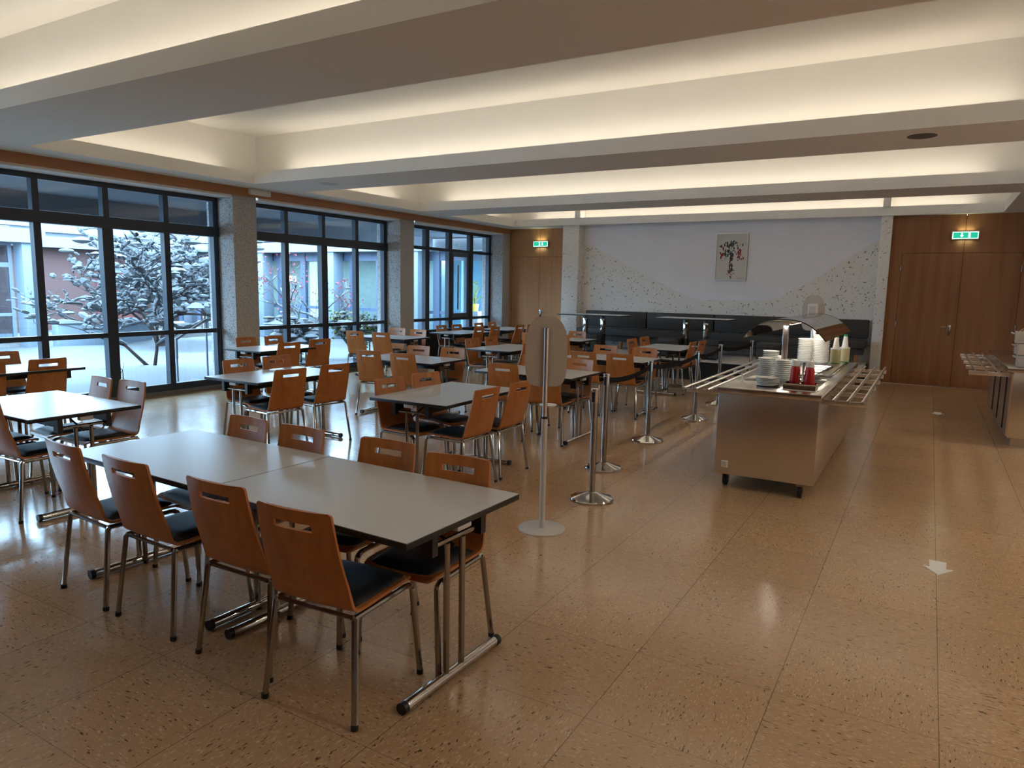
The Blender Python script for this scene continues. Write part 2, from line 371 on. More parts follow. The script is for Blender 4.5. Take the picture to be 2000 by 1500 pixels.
for n, (a, b) in enumerate(BAYS): struct(MB().box(XW - .22, XF - .01, a, b, 3.01, ZC), 'trim_3', 'ceil')
# other walls
struct(MB().box(X1, X1 + .2, Y0, 16.2, 0, ZC), 'wall_right', 'plaster', smooth=False)
struct(MB().box(XW - .2, X1, Y0 - .2, Y0, 0, ZC), 'wall_front', 'panel', smooth=False)
# back wall niche: smooth plaster above, speckled relief below
XN0, XN1, YN = -7.22, -.93, 15.62
struct(MB().box(XN0 - .02, XN1 + .02, YN, YN + .15, 0, ZC), 'wall_back', 'plaster', smooth=False)
pts = [(XN0, 0), (XN1, 0), (XN1, 2.74), (-1.12, 2.66), (-1.35, 2.50), (-1.75, 2.20), (-2.3, 1.84), (-2.75, 1.60), (-3.02, 1.53), (-3.4, 1.515), (-4.3, 1.505), (-4.55, 1.54), (-5.0, 1.72), (-6.2, 2.31), (-6.75, 2.58), (-6.98, 2.70), (XN0, 2.735)]
struct(MB().prism(pts, YN - .018, YN, 'y'), 'wall_relief', 'speckwall', smooth=False)
struct(MB().bbox(-7.64, XN0, 15.33, 16.0, 0, ZC, .006), 'wall_pier', 'speckwall')
struct(MB().bbox(XN1, -.74, 15.33, 15.9, 0, ZC, .006), 'wall_pier', 'speckwall')
def wood_wall(n, xa, xb, y, dl, dm, dr, handle_x, hdir, pm='panel'):
    # panelled wall around a flush double door, with joint lines as real gaps
    zt = 2.475; g = .006
    w = MB(); w.box(xa, dl - g, y, y + .1, 0, ZC)
    w.box(dl - g, dm - g / 2, y, y + .1, zt + g, ZC); w.box(dm + g / 2, dr + g, y, y + .1, zt + g, ZC)
    if xb > dr + .02: w.box(dr + g, xb, y, y + .1, 0, ZC)
    struct(w, 'wall_wood_panel', pm, smooth=False)
    struct(MB().box(xa, xb, y + .05, y + .12, 0, ZC - .02), 'wall_backing', 'dark', smooth=False)
    d = MB(); d.box(dl, dm - g / 2, y + .002, y + .045, .012, zt); 
    o = struct(d, 'door_%d' % n, pm, smooth=False)
    MB().box(dm + g / 2, dr, y + .002, y + .045, .012, zt).build('door_leaf', pm, o, smooth=False)
    hz = 1.12
    MB().bbox(handle_x - .022, handle_x + .022, y - .008, y + .002, hz - .15, hz + .04, .003).build('handle_plate', 'chrome', o)
    MB().tube([(handle_x, y, hz), (handle_x, y - .05, hz), (handle_x + .02 * hdir, y - .06, hz), (handle_x + .14 * hdir, y - .06, hz)], .010).build('door_handle', 'chrome', o)
    for zz in (.25, 1.15, 2.2):
        for xx in (dl - .004, dr + .004): MB().tube([(xx, y - .006, zz - .05), (xx, y - .006, zz + .05)], .008).build('hinge', 'chrome', o)
    return o
wood_wall(1, -.74, X1, YB, -.54, .440, 1.33, .335, -1)
wood_wall(2, XF, -7.64, 15.93, -9.36, -8.57, -7.66, -8.52, 1, 'panel_daylit')
struct(MB().box(-.74, X1, YB - .012, YB, 0, .012), 'baseboard_back', 'steel', smooth=False)

# exit signs
def exit_sign(x, y, z, w, label, flip):
    h = .125
    o = empty('exit_sign', (x, y, z), 0, label=label, category='exit sign')
    MB().bbox(-w / 2 - .012, w / 2 + .012, -.05, 0, -h / 2 - .012, h / 2 + .012, .006).build('housing', 'grey_light', o)
    MB().box(-w / 2, w / 2, -.054, -.05, -h / 2, h / 2).build('border', 'exit_white', o, smooth=False)
    MB().box(-w / 2 + .014, w / 2 - .014, -.057, -.0545, -h / 2 + .014, h / 2 - .014).build('green_panel', 'exit_green', o, smooth=False)
    a = MB(); cx = -.055 * flip
    a.prism([(cx - .012, .04), (cx + .012, .04), (cx + .012, -.0), (cx + .032, -.0), (cx, -.040), (cx - .032, -.0), (cx - .012, -.0)], -.060, -.0575)
    cx = .045 * flip
    a.box(cx - .006, cx + .034, -.060, -.0575, -.043, .043)
    a.build('pictogram', 'exit_white', o, smooth=False)
    r = MB(); cx = .04 * flip
    r.prism([(cx - .030, .010), (cx - .012, .022), (cx + .006, .014), (cx + .018, .002), (cx + .012, -.002), (cx + .004, .006), (cx + .0, -.008), (cx + .014, -.024), (cx + .008, -.040), (cx + .0, -.038), (cx + .002, -.024), (cx - .010, -.014), (cx - .024, -.036), (cx - .032, -.032), (cx - .016, -.006), (cx - .014, .006), (cx - .026, .002)], -.062, -.0602)
    r.lathe([(0, -.009), (.008, -.004), (.008, .004), (0, .009)], (cx + .0, -.0605, .031), 10)
    r.build('running_figure', 'exit_green', o, smooth=False)
    for s_ in (1, -1):
        l = area('exit_sign_light', (x, y - .05, z + s_ * (h / 2 + .02)), w * .6, .05, .16 if s_ > 0 else .11, (.9, 1, .60) if s_ > 0 else (.8, 1, .75), (math.pi if s_ > 0 else 0, 0, 0))
exit_sign(.44, YB, 2.79, .40, 'lit green exit sign above the right double wooden door', 1)
exit_sign(-8.53, 15.93, 2.79, .40, 'lit green exit sign above the left double wooden door', -1)

# framed artwork
art = empty('framed_artwork', (-3.755, YN, 2.435), 0, label='abstract dark and red ink artwork in a slim metal frame', category='picture')
aw, ah = .67, 1.0
f = MB()
for (x0, x1, z0, z1) in ((-aw / 2, aw / 2, ah / 2 - .015, ah / 2), (-aw / 2, aw / 2, -ah / 2, -ah / 2 + .015), (-aw / 2, -aw / 2 + .015, -ah / 2 + .015, ah / 2 - .015), (aw / 2 - .015, aw / 2, -ah / 2 + .015, ah / 2 - .015)): f.box(x0, x1, -.035, 0, z0, z1)
f.build('frame', 'rail', art, smooth=False)
MB().box(-aw / 2 + .015, aw / 2 - .015, -.018, -.002, -ah / 2 + .015, ah / 2 - .015).build('paper', 'paper', art, smooth=False)
rnd = random.Random(5)
def blots(spots, seed):
    m = MB(); r = random.Random(seed)
    for (x, z, sx, sz, k) in spots:
        for _ in range(k):
            cx, cz = x + r.gauss(0, sx), z + r.gauss(0, sz); n_ = r.randint(6, 9); q = r.uniform(.006, .02)
            ph = r.random() * 6; el = r.uniform(1, 2.6)
            m.prism([(cx + q * r.uniform(.6, 1.2) * math.cos(ph + 2 * math.pi * i / n_), cz + el * q * r.uniform(.6, 1.2) * math.sin(ph + 2 * math.pi * i / n_)) for i in range(n_)][::-1], -.0195 - r.random() * .0008, -.018)
    return m
blots([(-.02, .22, .10, .05, 46), (-.03, .10, .05, .06, 22), (.0, -.1, .022, .12, 30), (.0, -.28, .03, .04, 16), (-.13, .05, .02, .05, 9)], 1).build('ink_marks', 'ink', art, smooth=False)
blots([(.17, .06, .025, .07, 34), (-.2, .06, .015, .07, 16), (.0, -.33, .03, .04, 10), (.01, -.12, .02, .08, 6)], 2).build('red_marks', 'redink', art, smooth=False)
sg = MB(); sg.box(.13, .24, -.0192, -.018, -.452, -.447); sg.build('signature', 'ink', art, smooth=False)

# ceiling fittings
for i, (x, y, lab) in enumerate(((-.20, 7.83, 'round ceiling speaker grille over the serving aisle'), (-7.86, 7.95, 'round ceiling speaker grille near the first window pillar'))):
    m = MB(); m.lathe([(.005, -.008), (.105, -.008), (.125, -.004), (.125, 0), (.0, 0)], (x, y, ZC), 28)
    tag(m.build('ceiling_speaker', plain('speaker_grille', (.12, .11, .10), .7) if i == 0 else 'grey_plastic'), lab, 'speaker', 'ceiling speakers')
tag(MB().bbox(XF + .025, XF + .10, 7.76, 8.16, 3.075, 3.165, .01).build('emergency_light', 'white'), 'pale oblong emergency lamp on the wood fascia over the first pillar', 'lamp')

# round ceiling lamps over the serving side of the room
for k, y in enumerate((2.6, 5.9, 9.98)):
    o = empty('ceiling_lamp', (2.35, y, ZC), 0, label='round white ceiling lamp over the serving side, %s of the row' % ['nearest', 'middle', 'farthest'][k], category='lamp', group='ceiling lamps over the serving side')
    MB().lathe([(.20, 0), (.20, -.05), (.17, -.055), (.17, -.04), (.0, -.04)], n=32).build('housing', 'grey_light', o)
    MB().lathe([(.165, -.041), (.165, -.046), (.0, -.046)], n=32).build('diffuser', 'lamp', o)
    l = area('serving_lamp_light', (2.35, y, ZC - .06), .33, .33, LAMP_W, (1, .92, .78)); l.data.shape = 'DISK'
# radiator
rd = MB()
for k in range(54): rd.bbox(-9.78, -9.68, 12.45 + k * .056, 12.45 + k * .056 + .03, .10, .72, .004)
rd.box(-9.75, -9.71, 12.45, 15.46, .14, .18); rd.box(-9.75, -9.71, 12.45, 15.46, .64, .68); rd.box(-9.76, -9.70, 12.7, 12.75, 0, .12); rd.box(-9.76, -9.70, 15.2, 15.25, 0, .12)
tag(rd.build('radiator', 'black_radiator'), 'long black column radiator below the far window', 'radiator')

# ------------------------------------------------------------------ chairs
def chair_proto():
    o = empty('dining_chair', (0, 0, 0), 0, category='chair', group='plywood dining chairs')
    # profile of the moulded shell, front edge of seat to top of back: (y, z, half width)
    prof = [(.235, .428), (.225, .442), (.20, .449), (.12, .452), (.02, .450), (-.08, .447), (-.14, .447)]
    cy, cz, r = -.14, .497, .05
    for a in (20, 40, 60, 78): prof.append((cy - r * math.sin(R_(a)), cz - r * math.cos(R_(a))))
    y0, z0 = prof[-1]
    zs = [.52, .56, .60, .65, .70, .745, .783, .813, .830, .845, .853, .860, .865]
    for z in zs: prof.append((y0 - (z - z0) * .26 - .012 * math.sin((z - z0) / (.865 - z0) * math.pi), z))
    us = [-1, -.86, -.7, -.5, -.25, 0, .25, .5, .7, .86, 1]
    g = []
    for (y, z) in prof:
        if z > .47: hw = .203 - (z - .47) / .395 * .020; d = .865 - z; rr = .014
        else: hw = .203 - max(0, (y - .1)) * .08; d = max(0, .235 - y); rr = .03
        hw -= rr - math.sqrt(max(0, rr * rr - max(0, rr - d) ** 2))
        bow = .018 * min(1, max(0, (z - .46) / .1))
        g.append([(u * hw, y + bow * (u * u - 1) + bow * .5, z - (.006 * (1 - u * u) if z < .47 else 0)) for u in us])
    ih = [i for i, p in enumerate(prof) if abs(p[1] - .783) < 1e-3][0]
    MB().sheet(g, .013, hole=lambda i, j: i == ih and 2 < j + .5 < 8 and 3 <= j <= 6).build('shell', 'ply', o, angle=50)
    # black seat pad
    m = MB(); n = 11; gv = []
    top = []; 
    for i in range(n):
        row = []
        for j in range(n):
            u, v = -1 + 2 * i / (n - 1), -1 + 2 * j / (n - 1)
            e = max(abs(u), abs(v)); q = (1 - abs(u) ** 6) * (1 - abs(v) ** 6)
            k = 1 - .05 * (u * u * v * v)
            y = .042 + v * .182; zz = .4525 + (-.016 if v > .9 else (-.004 if v > .7 else 0))
            row.append((u * .185 * k, y * 1.0, zz + .026 * q ** .5))
        top.append(row)
    vts = [p for r_ in top for p in r_] + [(p[0], p[1], min(p[2], .452) - .002) for r_ in top for p in r_]
    fs = []
    N_ = n * n
    for i in range(n - 1):
        for j in range(n - 1):
            q = (i * n + j, (i + 1) * n + j, (i + 1) * n + j + 1, i * n + j + 1); fs.append(q); fs.append(tuple(x + N_ for x in q[::-1]))
    rim = [i * n for i in range(n)] + [(n - 1) * n + j for j in range(1, n)] + [i * n + n - 1 for i in range(n - 2, -1, -1)] + [j for j in range(n - 2, 0, -1)]
    for a, b in zip(rim, rim[1:] + rim[:1]): fs.append((a, a + N_, b + N_, b))
    m.add(vts, fs).build('seat_pad', 'cushion', o, angle=70)
    fr = MB(); zf = .424
    fr.tube([(-.185, -.172, zf), (.185, -.172, zf)], .011, 8, sx=.8)
    fr.tube([(-.19, .08, zf), (.19, .08, zf)], .010, 8)
    for sx in (-1, 1): fr.tube([(sx * .197, -.175, zf), (sx * .197, .17, zf)], .0125, 8)
    fr.build('seat_frame', 'chrome', o)
    for sx in (-1, 1):
        rear = [(sx * .199, -.165, zf), (sx * .203, -.176, zf - .012), (sx * .232, -.222, .012)]
        l = MB().tube(rear, .0148, 8, sx=.85).build('leg', 'chrome', o)
        MB().tube([(sx * .2315, -.2215, .02), (sx * .2325, -.223, 0)], .0155, 10).build('foot_cap', 'black', l)
        fw = [(sx * .197, .165, zf), (sx * .198, .188, zf - .003), (sx * .199, .205, zf - .014), (sx * .201, .214, zf - .034), (sx * .226, .236, .012)]
        l = MB().tube(fw, .0148, 8, sx=.85).build('leg', 'chrome', o)
        MB().tube([(sx * .2255, .2355, .02), (sx * .2262, .2362, 0)], .0155, 10).build('foot_cap', 'black', l)
    return o
def table_proto(name='folding_table', H=.745):
    o = empty(name, (0, 0, 0), 0, category='table', group='grey folding tables')
    L, Wd = .62, .40
    MB().box(-L + .002, L - .002, -Wd + .002, Wd - .002, H - .003, H).build('tabletop', 'grey_top', o, smooth=False)
    MB().bbox(-L, L, -Wd, Wd, H - .028, H - .0031, .001).build('edge_band', 'black', o)
    u = MB()
    for sy in (-1, 1):
        u.box(-.52, .52, sy * .170 - .015, sy * .170 + .015, H - .095, H - .028)
        for sx in (-1, 1): u.box(sx * .545 - .03, sx * .545 + .03, sy * .172 - .018, sy * .172 + .018, H - .135, H - .028)
    u.build('under_rail', 'black', o, smooth=False)
    for sx in (-1, 1): MB().bbox(min(sx * .56, sx * .60), max(sx * .56, sx * .60), -.05, .05, H - .062, H - .0285, .008).build('link_plate', 'white', o)
    for sx in (-1, 1):
        x = sx * .545
        l = MB()
        for yy in (-.055, .055): l.tube([(x, yy, .04), (x, yy, .628)], .0145, 10)
        lg = l.build('leg', 'chrome', o)
        MB().tube([(x, -.155, .640), (x, .155, .640)], .0115, 10).build('top_bar', 'chrome', lg)
        MB().tube([(x, -.325, .026), (x, .325, .026)], .023, 12, sx=1.0).build('foot_bar', 'bright', lg)
        for sy in (-1, 1): MB().tube([(x, sy * .322, .0255), (x, sy * .347, .0255)], .0255, 12).build('end_cap', 'black', lg)
        MB().tube([(x, 0, .60), (x - sx * .12, 0, .645), (x - sx * .22, 0, H - .06)], .007, 8).build('fold_brace', 'black', lg)
    return o
def stag(i): return ''
# (key, centre x, centre y, rz, long axis, table phrase)
TABLES = [
    ('A1', -3.46, 2.455, -1.8, 'x', 'window half of the near double table'), ('A2', -2.215, 2.415, -1.8, 'x', 'aisle half of the near double table'),
    ('B', -5.83, 2.83, -1, 'x', 'first table of the middle row'), ('C', -8.36, 3.69, 0, 'y', 'first table of the window row'),
    ('D', -5.90, 5.20, 0, 'y', 'second table of the middle row'), ('E', -3.70, 5.20, 1, 'y', 'second table of the aisle row'),
    ('F', -5.88, 7.38, 2, 'x', 'third table of the middle row'), ('L', -3.86, 7.19, 0, 'x', 'third table of the aisle row'),
    ('H', -8.42, 7.36, 0, 'y', 'second table of the window row'), ('K', -5.78, 9.75, 0, 'y', 'fourth table of the middle row'),
    ('M', -3.83, 9.30, 0, 'x', 'fourth table of the aisle row'), ('N', -3.80, 11.72, 1, 'y', 'fifth table of the aisle row'),
    ('G', -8.66, 10.28, 2, 'x', 'third table of the window row'), ('I', -8.52, 12.45, 0, 'y', 'fourth table of the window row'),
    ('J', -8.50, 14.25, 0, 'y', 'fifth table of the window row'), ('O', -6.08, 12.17, 0, 'x', 'fifth table of the middle row')]
tp = table_proto(); rows = []
for (k, x, y, rz, ax, ph) in TABLES:
    rows.append(((x, y, 0), R_(rz + (90 if ax == 'y' else 0)), 'grey folding table on chrome T legs, ' + ph.replace('half of', 'half of') , 'grey folding tables'))
TB = clones(tp, rows)
# chairs: (table, place, back-top x, back-top y, facing degrees)
CH = [
    ('A1', 'near side, window end', -3.79, 1.90, 86), ('A1', 'near side, inner place', -3.215, 1.88, 89), ('A2', 'near side, inner place', -2.545, 1.87, 91), ('A2', 'near side, aisle end', -2.00, 1.80, 94),
    ('A1', 'far side, window end', -3.61, 2.94, 266), ('A1', 'far side, inner place', -3.12, 2.92, 268), ('A2', 'far side, inner place', -2.48, 2.93, 272), ('A2', 'far side, aisle end', -1.96, 2.85, 273),
    ('B', 'near left place', -6.17, 2.33, 90), ('B', 'near right place', -5.58, 2.32, 91), ('B', 'far left place', -6.12, 3.46, 264), ('B', 'far right place', -5.71, 3.48, 270),
    ('C', 'room side, rear place', -7.97, 3.94, 178), ('C', 'room side, front place', -7.99, 3.36, 178), ('C', 'window side, rear place', -9.10, 3.99, 0), ('C', 'window side, front place', -9.05, 3.40, 0),
    ('D', 'room side, front place', -5.37, 4.88, 173), ('D', 'room side, rear place', -5.35, 5.47, 172), ('D', 'window side, front place', -6.49, 5.14, -8), ('D', 'window side, rear place', -6.48, 5.66, -8),
    ('E', 'window side, front place', -4.18, 4.93, -5), ('E', 'window side, rear place', -4.18, 5.47, -8), ('E', 'aisle side, front place', -3.11, 4.94, 178), ('E', 'aisle side, rear place', -3.10, 5.49, 179),
    ('F', 'near left place', -6.17, 6.87, 97), ('F', 'near right place', -5.60, 6.86, 95), ('F', 'far left place', -6.15, 7.92, 275), ('F', 'far right place', -5.58, 7.94, 277),
    ('L', 'near left place', -4.01, 6.64, 95), ('L', 'near right place', -3.54, 6.68, 93), ('L', 'far left place', -4.21, 7.79, 272), ('L', 'far right place', -3.56, 7.71, 266),
    ('H', 'window side, front place', -9.03, 7.30, 0), ('H', 'window side, rear place', -9.02, 7.83, 0), ('H', 'room side, front place', -7.83, 7.10, 172), ('H', 'room side, rear place', -7.99, 7.85, 168),
    ('K', 'window side, front place', -6.43, 9.66, -4), ('K', 'window side, rear place', -6.43, 10.24, -2), ('K', 'room side, front place', -5.20, 9.42, 179), ('K', 'room side, rear place', -5.20, 10.02, 179),
    ('M', 'near left place', -3.97, 8.67, 88), ('M', 'near right place', -3.46, 8.70, 92), ('M', 'far left place', -4.17, 9.93, 272), ('M', 'far right place', -3.54, 9.90, 272),
    ('N', 'window side, front place', -4.39, 11.55, -5), ('N', 'window side, rear place', -4.40, 12.20, -5), ('N', 'aisle side, front place', -3.32, 11.62, 180), ('N', 'aisle side, rear place', -3.28, 12.05, 178),
    ('G', 'near left place', -8.99, 9.66, 98), ('G', 'near right place', -8.39, 9.68, 98), ('G', 'far left place', -9.05, 10.98, 276), ('G', 'far right place', -8.45, 10.86, 275),
    ('I', 'window side, front place', -9.05, 12.40, 0), ('I', 'window side, rear place', -9.05, 12.98, 0), ('I', 'room side, front place', -7.92, 12.20, 180), ('I', 'room side, rear place', -7.90, 12.80, 180),
    ('J', 'window side, front place', -9.08, 13.92, 0), ('J', 'window side, rear place', -9.08, 14.50, 0), ('J', 'room side, front place', -7.90, 13.85, 178), ('J', 'room side, rear place', -7.92, 14.42, 178),
    ('O', 'near left place', -6.42, 11.63, 90), ('O', 'near right place', -5.80, 11.62, 90), ('O', 'far left place', -6.42, 12.80, 270), ('O', 'far right place', -5.98, 12.78, 270)]
PH = {t[0]: t[5] for t in TABLES}
cp = chair_proto(); rows = []
for (t, place, x, y, fa) in CH:
    d = (math.cos(R_(fa)), math.sin(R_(fa)))
    rows.append(((x + .29 * d[0], y + .29 * d[1], 0), R_(fa - 90), 'plywood chair, %s, %s' % (place, PH[t]), 'plywood dining chairs'))
clones(cp, rows)

# ------------------------------------------------------------------ podium with bench and taller tables
struct(MB().box(-7.15, -.98, 13.47, 15.6, 0, .355), 'podium', 'dark', smooth=False)
struct(MB().box(-7.15, -.98, 13.45, 15.6, .355, .37), 'podium_edge', plain('podium_laminate', (.72, .68, .63), .4, var=.05, vscale=30), smooth=False)
PZ = .37
bn = empty('banquette', (-4.0, 15.2, PZ), 0, label='long charcoal upholstered bench along the back wall', category='bench')
xs = [-3.05, -1.55, -.05, 1.45, 2.98]
xe = [(-3.02, -1.52), (-1.50, 0.0), (.02, 1.52), (1.54, 3.0)]
for (a, b) in xe:
    MB().bbox(a, b, .20, .40, .46, .83, .02).build('backrest', 'leather', bn)
for (a, b) in ((-3.02, -.01), (.01, 3.0)):
    MB().bbox(a, b, -.30, .24, .30, .445, .018).build('seat', 'leather', bn)
ft = MB(); ft.box(-2.98, 2.96, -.22, .2, .17, .30); ft.build('seat_base', 'leather', bn, smooth=False)
for x in (-2.9, -1.95, -1.1, 0, 1.1, 1.9, 2.85): MB().bbox(x - .035, x + .035, -.24, -.17, 0, .17, .004).build('leg', 'panel', bn)
def podium_table(x, lab):
    o = empty('pedestal_table', (x, 14.12, PZ), 0, label=lab, category='table', group='tables on the podium')
    MB().box(-.718, .718, -.348, .348, .787, .79).build('tabletop', 'grey_top', o, smooth=False)
    MB().bbox(-.72, .72, -.35, .35, .765, .7869, .001).build('edge_band', 'black', o)
    for sx in (-.19, .22):
        c_ = MB().bbox(sx - .045, sx + .045, -.045, .045, .38, .765, .004).build('column', 'bright', o)
        MB().bbox(sx - .05, sx + .05, -.05, .05, .02, .38, .004).build('column_base', 'black', c_)
        MB().bbox(sx - .10, sx + .10, -.28, .28, 0, .022, .004).build('foot_plate', 'black', c_)
    return o
podium_table(-6.24, 'grey table on two columns, podium, in front of the white pier')
podium_table(-4.02, 'grey table on two columns, podium, below the framed artwork')
for (x, lab) in ((-6.22, 'charcoal cube stool under the podium table by the white pier'), (-4.47, 'charcoal cube stool, window-side one under the artwork table'), (-4.02 + .35, 'charcoal cube stool, aisle-side one under the artwork table'), (-2.55, 'charcoal cube stool standing alone on the podium behind the buffet')):
    o = empty('cube_stool', (x, 13.98, PZ), 0, label=lab, category='stool', group='charcoal cube stools')
    MB().bbox(-.21, .21, -.19, .19, .28, .385, .02).build('seat', 'leather', o)
    MB().bbox(-.20, .20, -.18, .18, .03, .28, .006).build('base', 'leather', o)
    ff = MB()
    for sx in (-.16, .16):
        for sy in (-.14, .14): ff.box(sx - .02, sx + .02, sy - .02, sy + .02, 0, .03)
    ff.build('feet', 'black', o, smooth=False)

# ------------------------------------------------------------------ barrier posts
ST = [(-2.25, 5.17), (-2.565, 6.15), (-2.645, 7.60), (-2.59, 9.28), (-2.66, 10.75), (-2.48, 12.05)]
SL = ['nearest chrome barrier post, standing without a belt', 'second chrome barrier post, first one carrying a black belt', 'third chrome barrier post, beside the third aisle table', 'fourth chrome barrier post, beside the tray rail end', 'fifth chrome barrier post, behind the buffet trolley', 'last chrome barrier post, in front of the podium']
for i, (x, y) in enumerate(ST):
    o = empty('barrier_post', (x, y, 0), 0, label=SL[i], category='barrier post', group='chrome barrier posts')
    MB().lathe([(.175, 0), (.178, .012), (.172, .022), (.15, .028), (.09, .046), (.045, .062), (.03, .066), (.0, .066)], n=40).build('base', 'bright', o, angle=25)
    MB().lathe([(.026, .06), (.026, .80), (.0, .80)], n=20).build('pole', 'chrome', o)
    MB().lathe([(.029, .80), (.030, .895), (.034, .90), (.034, .912), (.0, .914)], n=20).build('head', 'bright', o)
    MB().bbox(-.013, .013, -.036, -.027, .805, .888, .002).build('belt_clip', 'black', o)
    if 0 < i < 5:
        x2, y2 = ST[i + 1]; dx, dy = x2 - x, y2 - y; L = math.hypot(dx, dy); ux, uy = dx / L, dy / L
        g = []
        for k in range(13):
            t = k / 12; s_ = .03 + (L - .06) * t; sag = .045 * 4 * t * (1 - t)
            g.append([(ux * s_, uy * s_, .825 - sag), (ux * s_, uy * s_, .877 - sag)])
        MB().sheet(g, .003).build('belt', 'belt', o, smooth=False)

# ------------------------------------------------------------------ sign / dispenser stands
def sup(w, h, n=48):
    out = []
    for k in range(n):
        a = 2 * math.pi * k / n; c_, s_ = math.cos(a), math.sin(a); e = 2.9 if s_ > 0 else 5.0
        x = abs(c_) ** (2 / e) * (1 if c_ > 0 else -1) * w / 2; z = abs(s_) ** (2 / e) * (1 if s_ > 0 else -1) * h / 2
        out.append((x * (1 - .07 * (z / (h / 2)) ** 2), z))
    return out
def stand(loc, rz, top, lab, front_pole):
    o = empty('dispenser_stand', loc, rz, label=lab, category='stand', group='hand sanitiser stands')
    MB().lathe([(.17, 0), (.17, .006), (.165, .009), (.0, .009)], n=48).build('base', 'grey_light', o)
    MB().lathe([(.021, .008), (.021, .80), (.0, .80)], n=18).build('lower_tube', 'grey_light', o)
    MB().lathe([(.0225, .797), (.0225, .812), (.0, .812)], n=18).build('clamp_ring', 'black', o)
    MB().lathe([(.0175, .8), (.0175, top - .075), (.0, top - .075)], n=18).build('upper_tube', 'rail', o)
    s_ = -1 if front_pole else 1
    P = MB(); P.T = Matrix.Translation((0, -s_ * .024, top - .24)); P.prism(sup(.292, .49), -.004, .004, 'y'); P.build('back_panel', 'grey_plastic', o, angle=60)
    if front_pole:
        MB().bbox(-.045, .045, .03, .11, top - .40, top - .17, .01).build('dispenser', 'white', o)
    else:
        MB().bbox(-.062, .062, -.13, -.03, top - .34, top - .115, .012).build('dispenser', 'white', o)
        MB().bbox(-.042, .042, -.134, -.128, top - .325, top - .145, .003).build('dispenser_window', 'grey_light', o)
    m = MB(); m.lathe([(.055, .0), (.062, .006), (.062, .012), (.0, .012)], (0.02, s_ * -.085, .872), 20); m.box(-.01, .01, min(-s_ * .02, -s_ * .08), max(-s_ * .02, -s_ * .08), .872, .880)
    m.build('drip_tray', 'white', o)
    return o
stand((-2.257, 4.322, 0), R_(26), 1.505, 'grey stand with oval panel seen from behind, beside the near table', True)
stand((-1.385, 10.6, 0), R_(0), 1.67, 'grey stand with white dispenser behind the buffet trolley', False)

# ------------------------------------------------------------------ buffet trolley
bf = empty('buffet_trolley', (-1.11, 7.76, 0), 0, label='stainless steel buffet trolley on castors with tray rails', category='serving trolley')
hx, hy = .405, 1.64
b = MB(); b.bbox(-hx, hx, -hy + .02, hy - .02, .125, .835, .004)
b.build('cabinet', 'steel', bf)
t = MB(); t.bbox(-hx - .015, hx + .015, -hy, hy, .835, .885, .004); t.build('worktop', 'steeltop', bf)
MB().bbox(-.33, .33, -1.0, 1.5, .8855, .890, .002).build('well_rim', 'bright', bf)
MB().box(-.30, .30, -.2, 1.45, .8905, .893).build('cold_well', 'steel', bf, smooth=False)
s_ = MB().bbox(-.345, -.29, -hy + .004, -hy + .022, .185, .245, .004).build('power_socket', 'white', bf)
MB().box(-.335, -.30, -hy + .001, -hy + .004, .195, .235).build('socket_cover', 'grey_light', s_, smooth=False)
for i, (sx, sy) in enumerate(((-.33, -1.50), (.30, -1.56), (.33, 1.5), (-.33, 1.5), (.34, .2), (-.34, .2))):
    k = MB(); k.box(sx - .03, sx + .03, sy - .03, sy + .03, .10, .127); k.box(sx - .025, sx - .019, sy - .022, sy + .022, .045, .11); k.box(sx + .019, sx + .025, sy - .022, sy + .022, .045, .11)
    k = k.build('castor', 'chrome', bf, smooth=False)
    w = MB(); w.T = Matrix.Translation((sx, sy, .052)) @ Matrix.Rotation(R_(90), 4, 'Y'); w.lathe([(.02, -.018), (.05, -.018), (.052, -.01), (.052, .01), (.05, .018), (.02, .018)], n=24)
    w.build('wheel', 'black', k)
for side in (1, -1):
    for q in range(3):
        x = side * (.505 + q * .105)
        MB().tube([(x, -1.62, .845), (x, 1.62, .845)], .0135, 12).build('tray_rail', 'rail', bf)
    for yy in (-1.45, -.86, -.27, .32, .91, 1.45):
        m = MB(); m.bbox(min(side * hx, side * .735), max(side * hx, side * .735), yy - .006, yy + .006, .79, .83, .002)
        m.build('rail_bracket', 'rail', bf)
# sneeze guard
gp = []
for k in range(17):
    t_ = -1 + 2 * k / 16; x = t_ * .375; z = 1.45 - .19 * abs(t_) ** 2.6
    gp.append((x - .06, z))
g = [[(x, yy, z) for yy in (-.72, .42, 1.56)] for (x, z) in gp]
MB().sheet(g, .006).build('sneeze_guard', 'guard', bf, angle=60)
e_ = MB()
for yy in (-.72, 1.56): e_.tube([(x, yy, z) for x, z in gp], .005, 6)
e_.build('guard_edge', 'black', bf)
for yy in (-.58, 1.38): MB().bbox(-.085, -.035, yy - .022, yy + .022, .885, 1.43, .006).build('guard_post', 'rail', bf)
for yy in (-.58, 1.38): MB().bbox(-.17, .05, yy - .05, yy + .05, 1.425, 1.437, .003).build('guard_bracket', 'rail', bf)
MB().bbox(-.095, -.025, -.50, 1.30, 1.395, 1.432, .005).build('lamp_housing', 'rail', bf)
MB().box(-.085, -.035, -.45, 1.25, 1.390, 1.394).build('lamp_tube', 'lamp', bf, smooth=False)
area('guard_lamp', (-1.17, 8.16, 1.385), .05, 2.1, 4.0, (1, .93, .80))

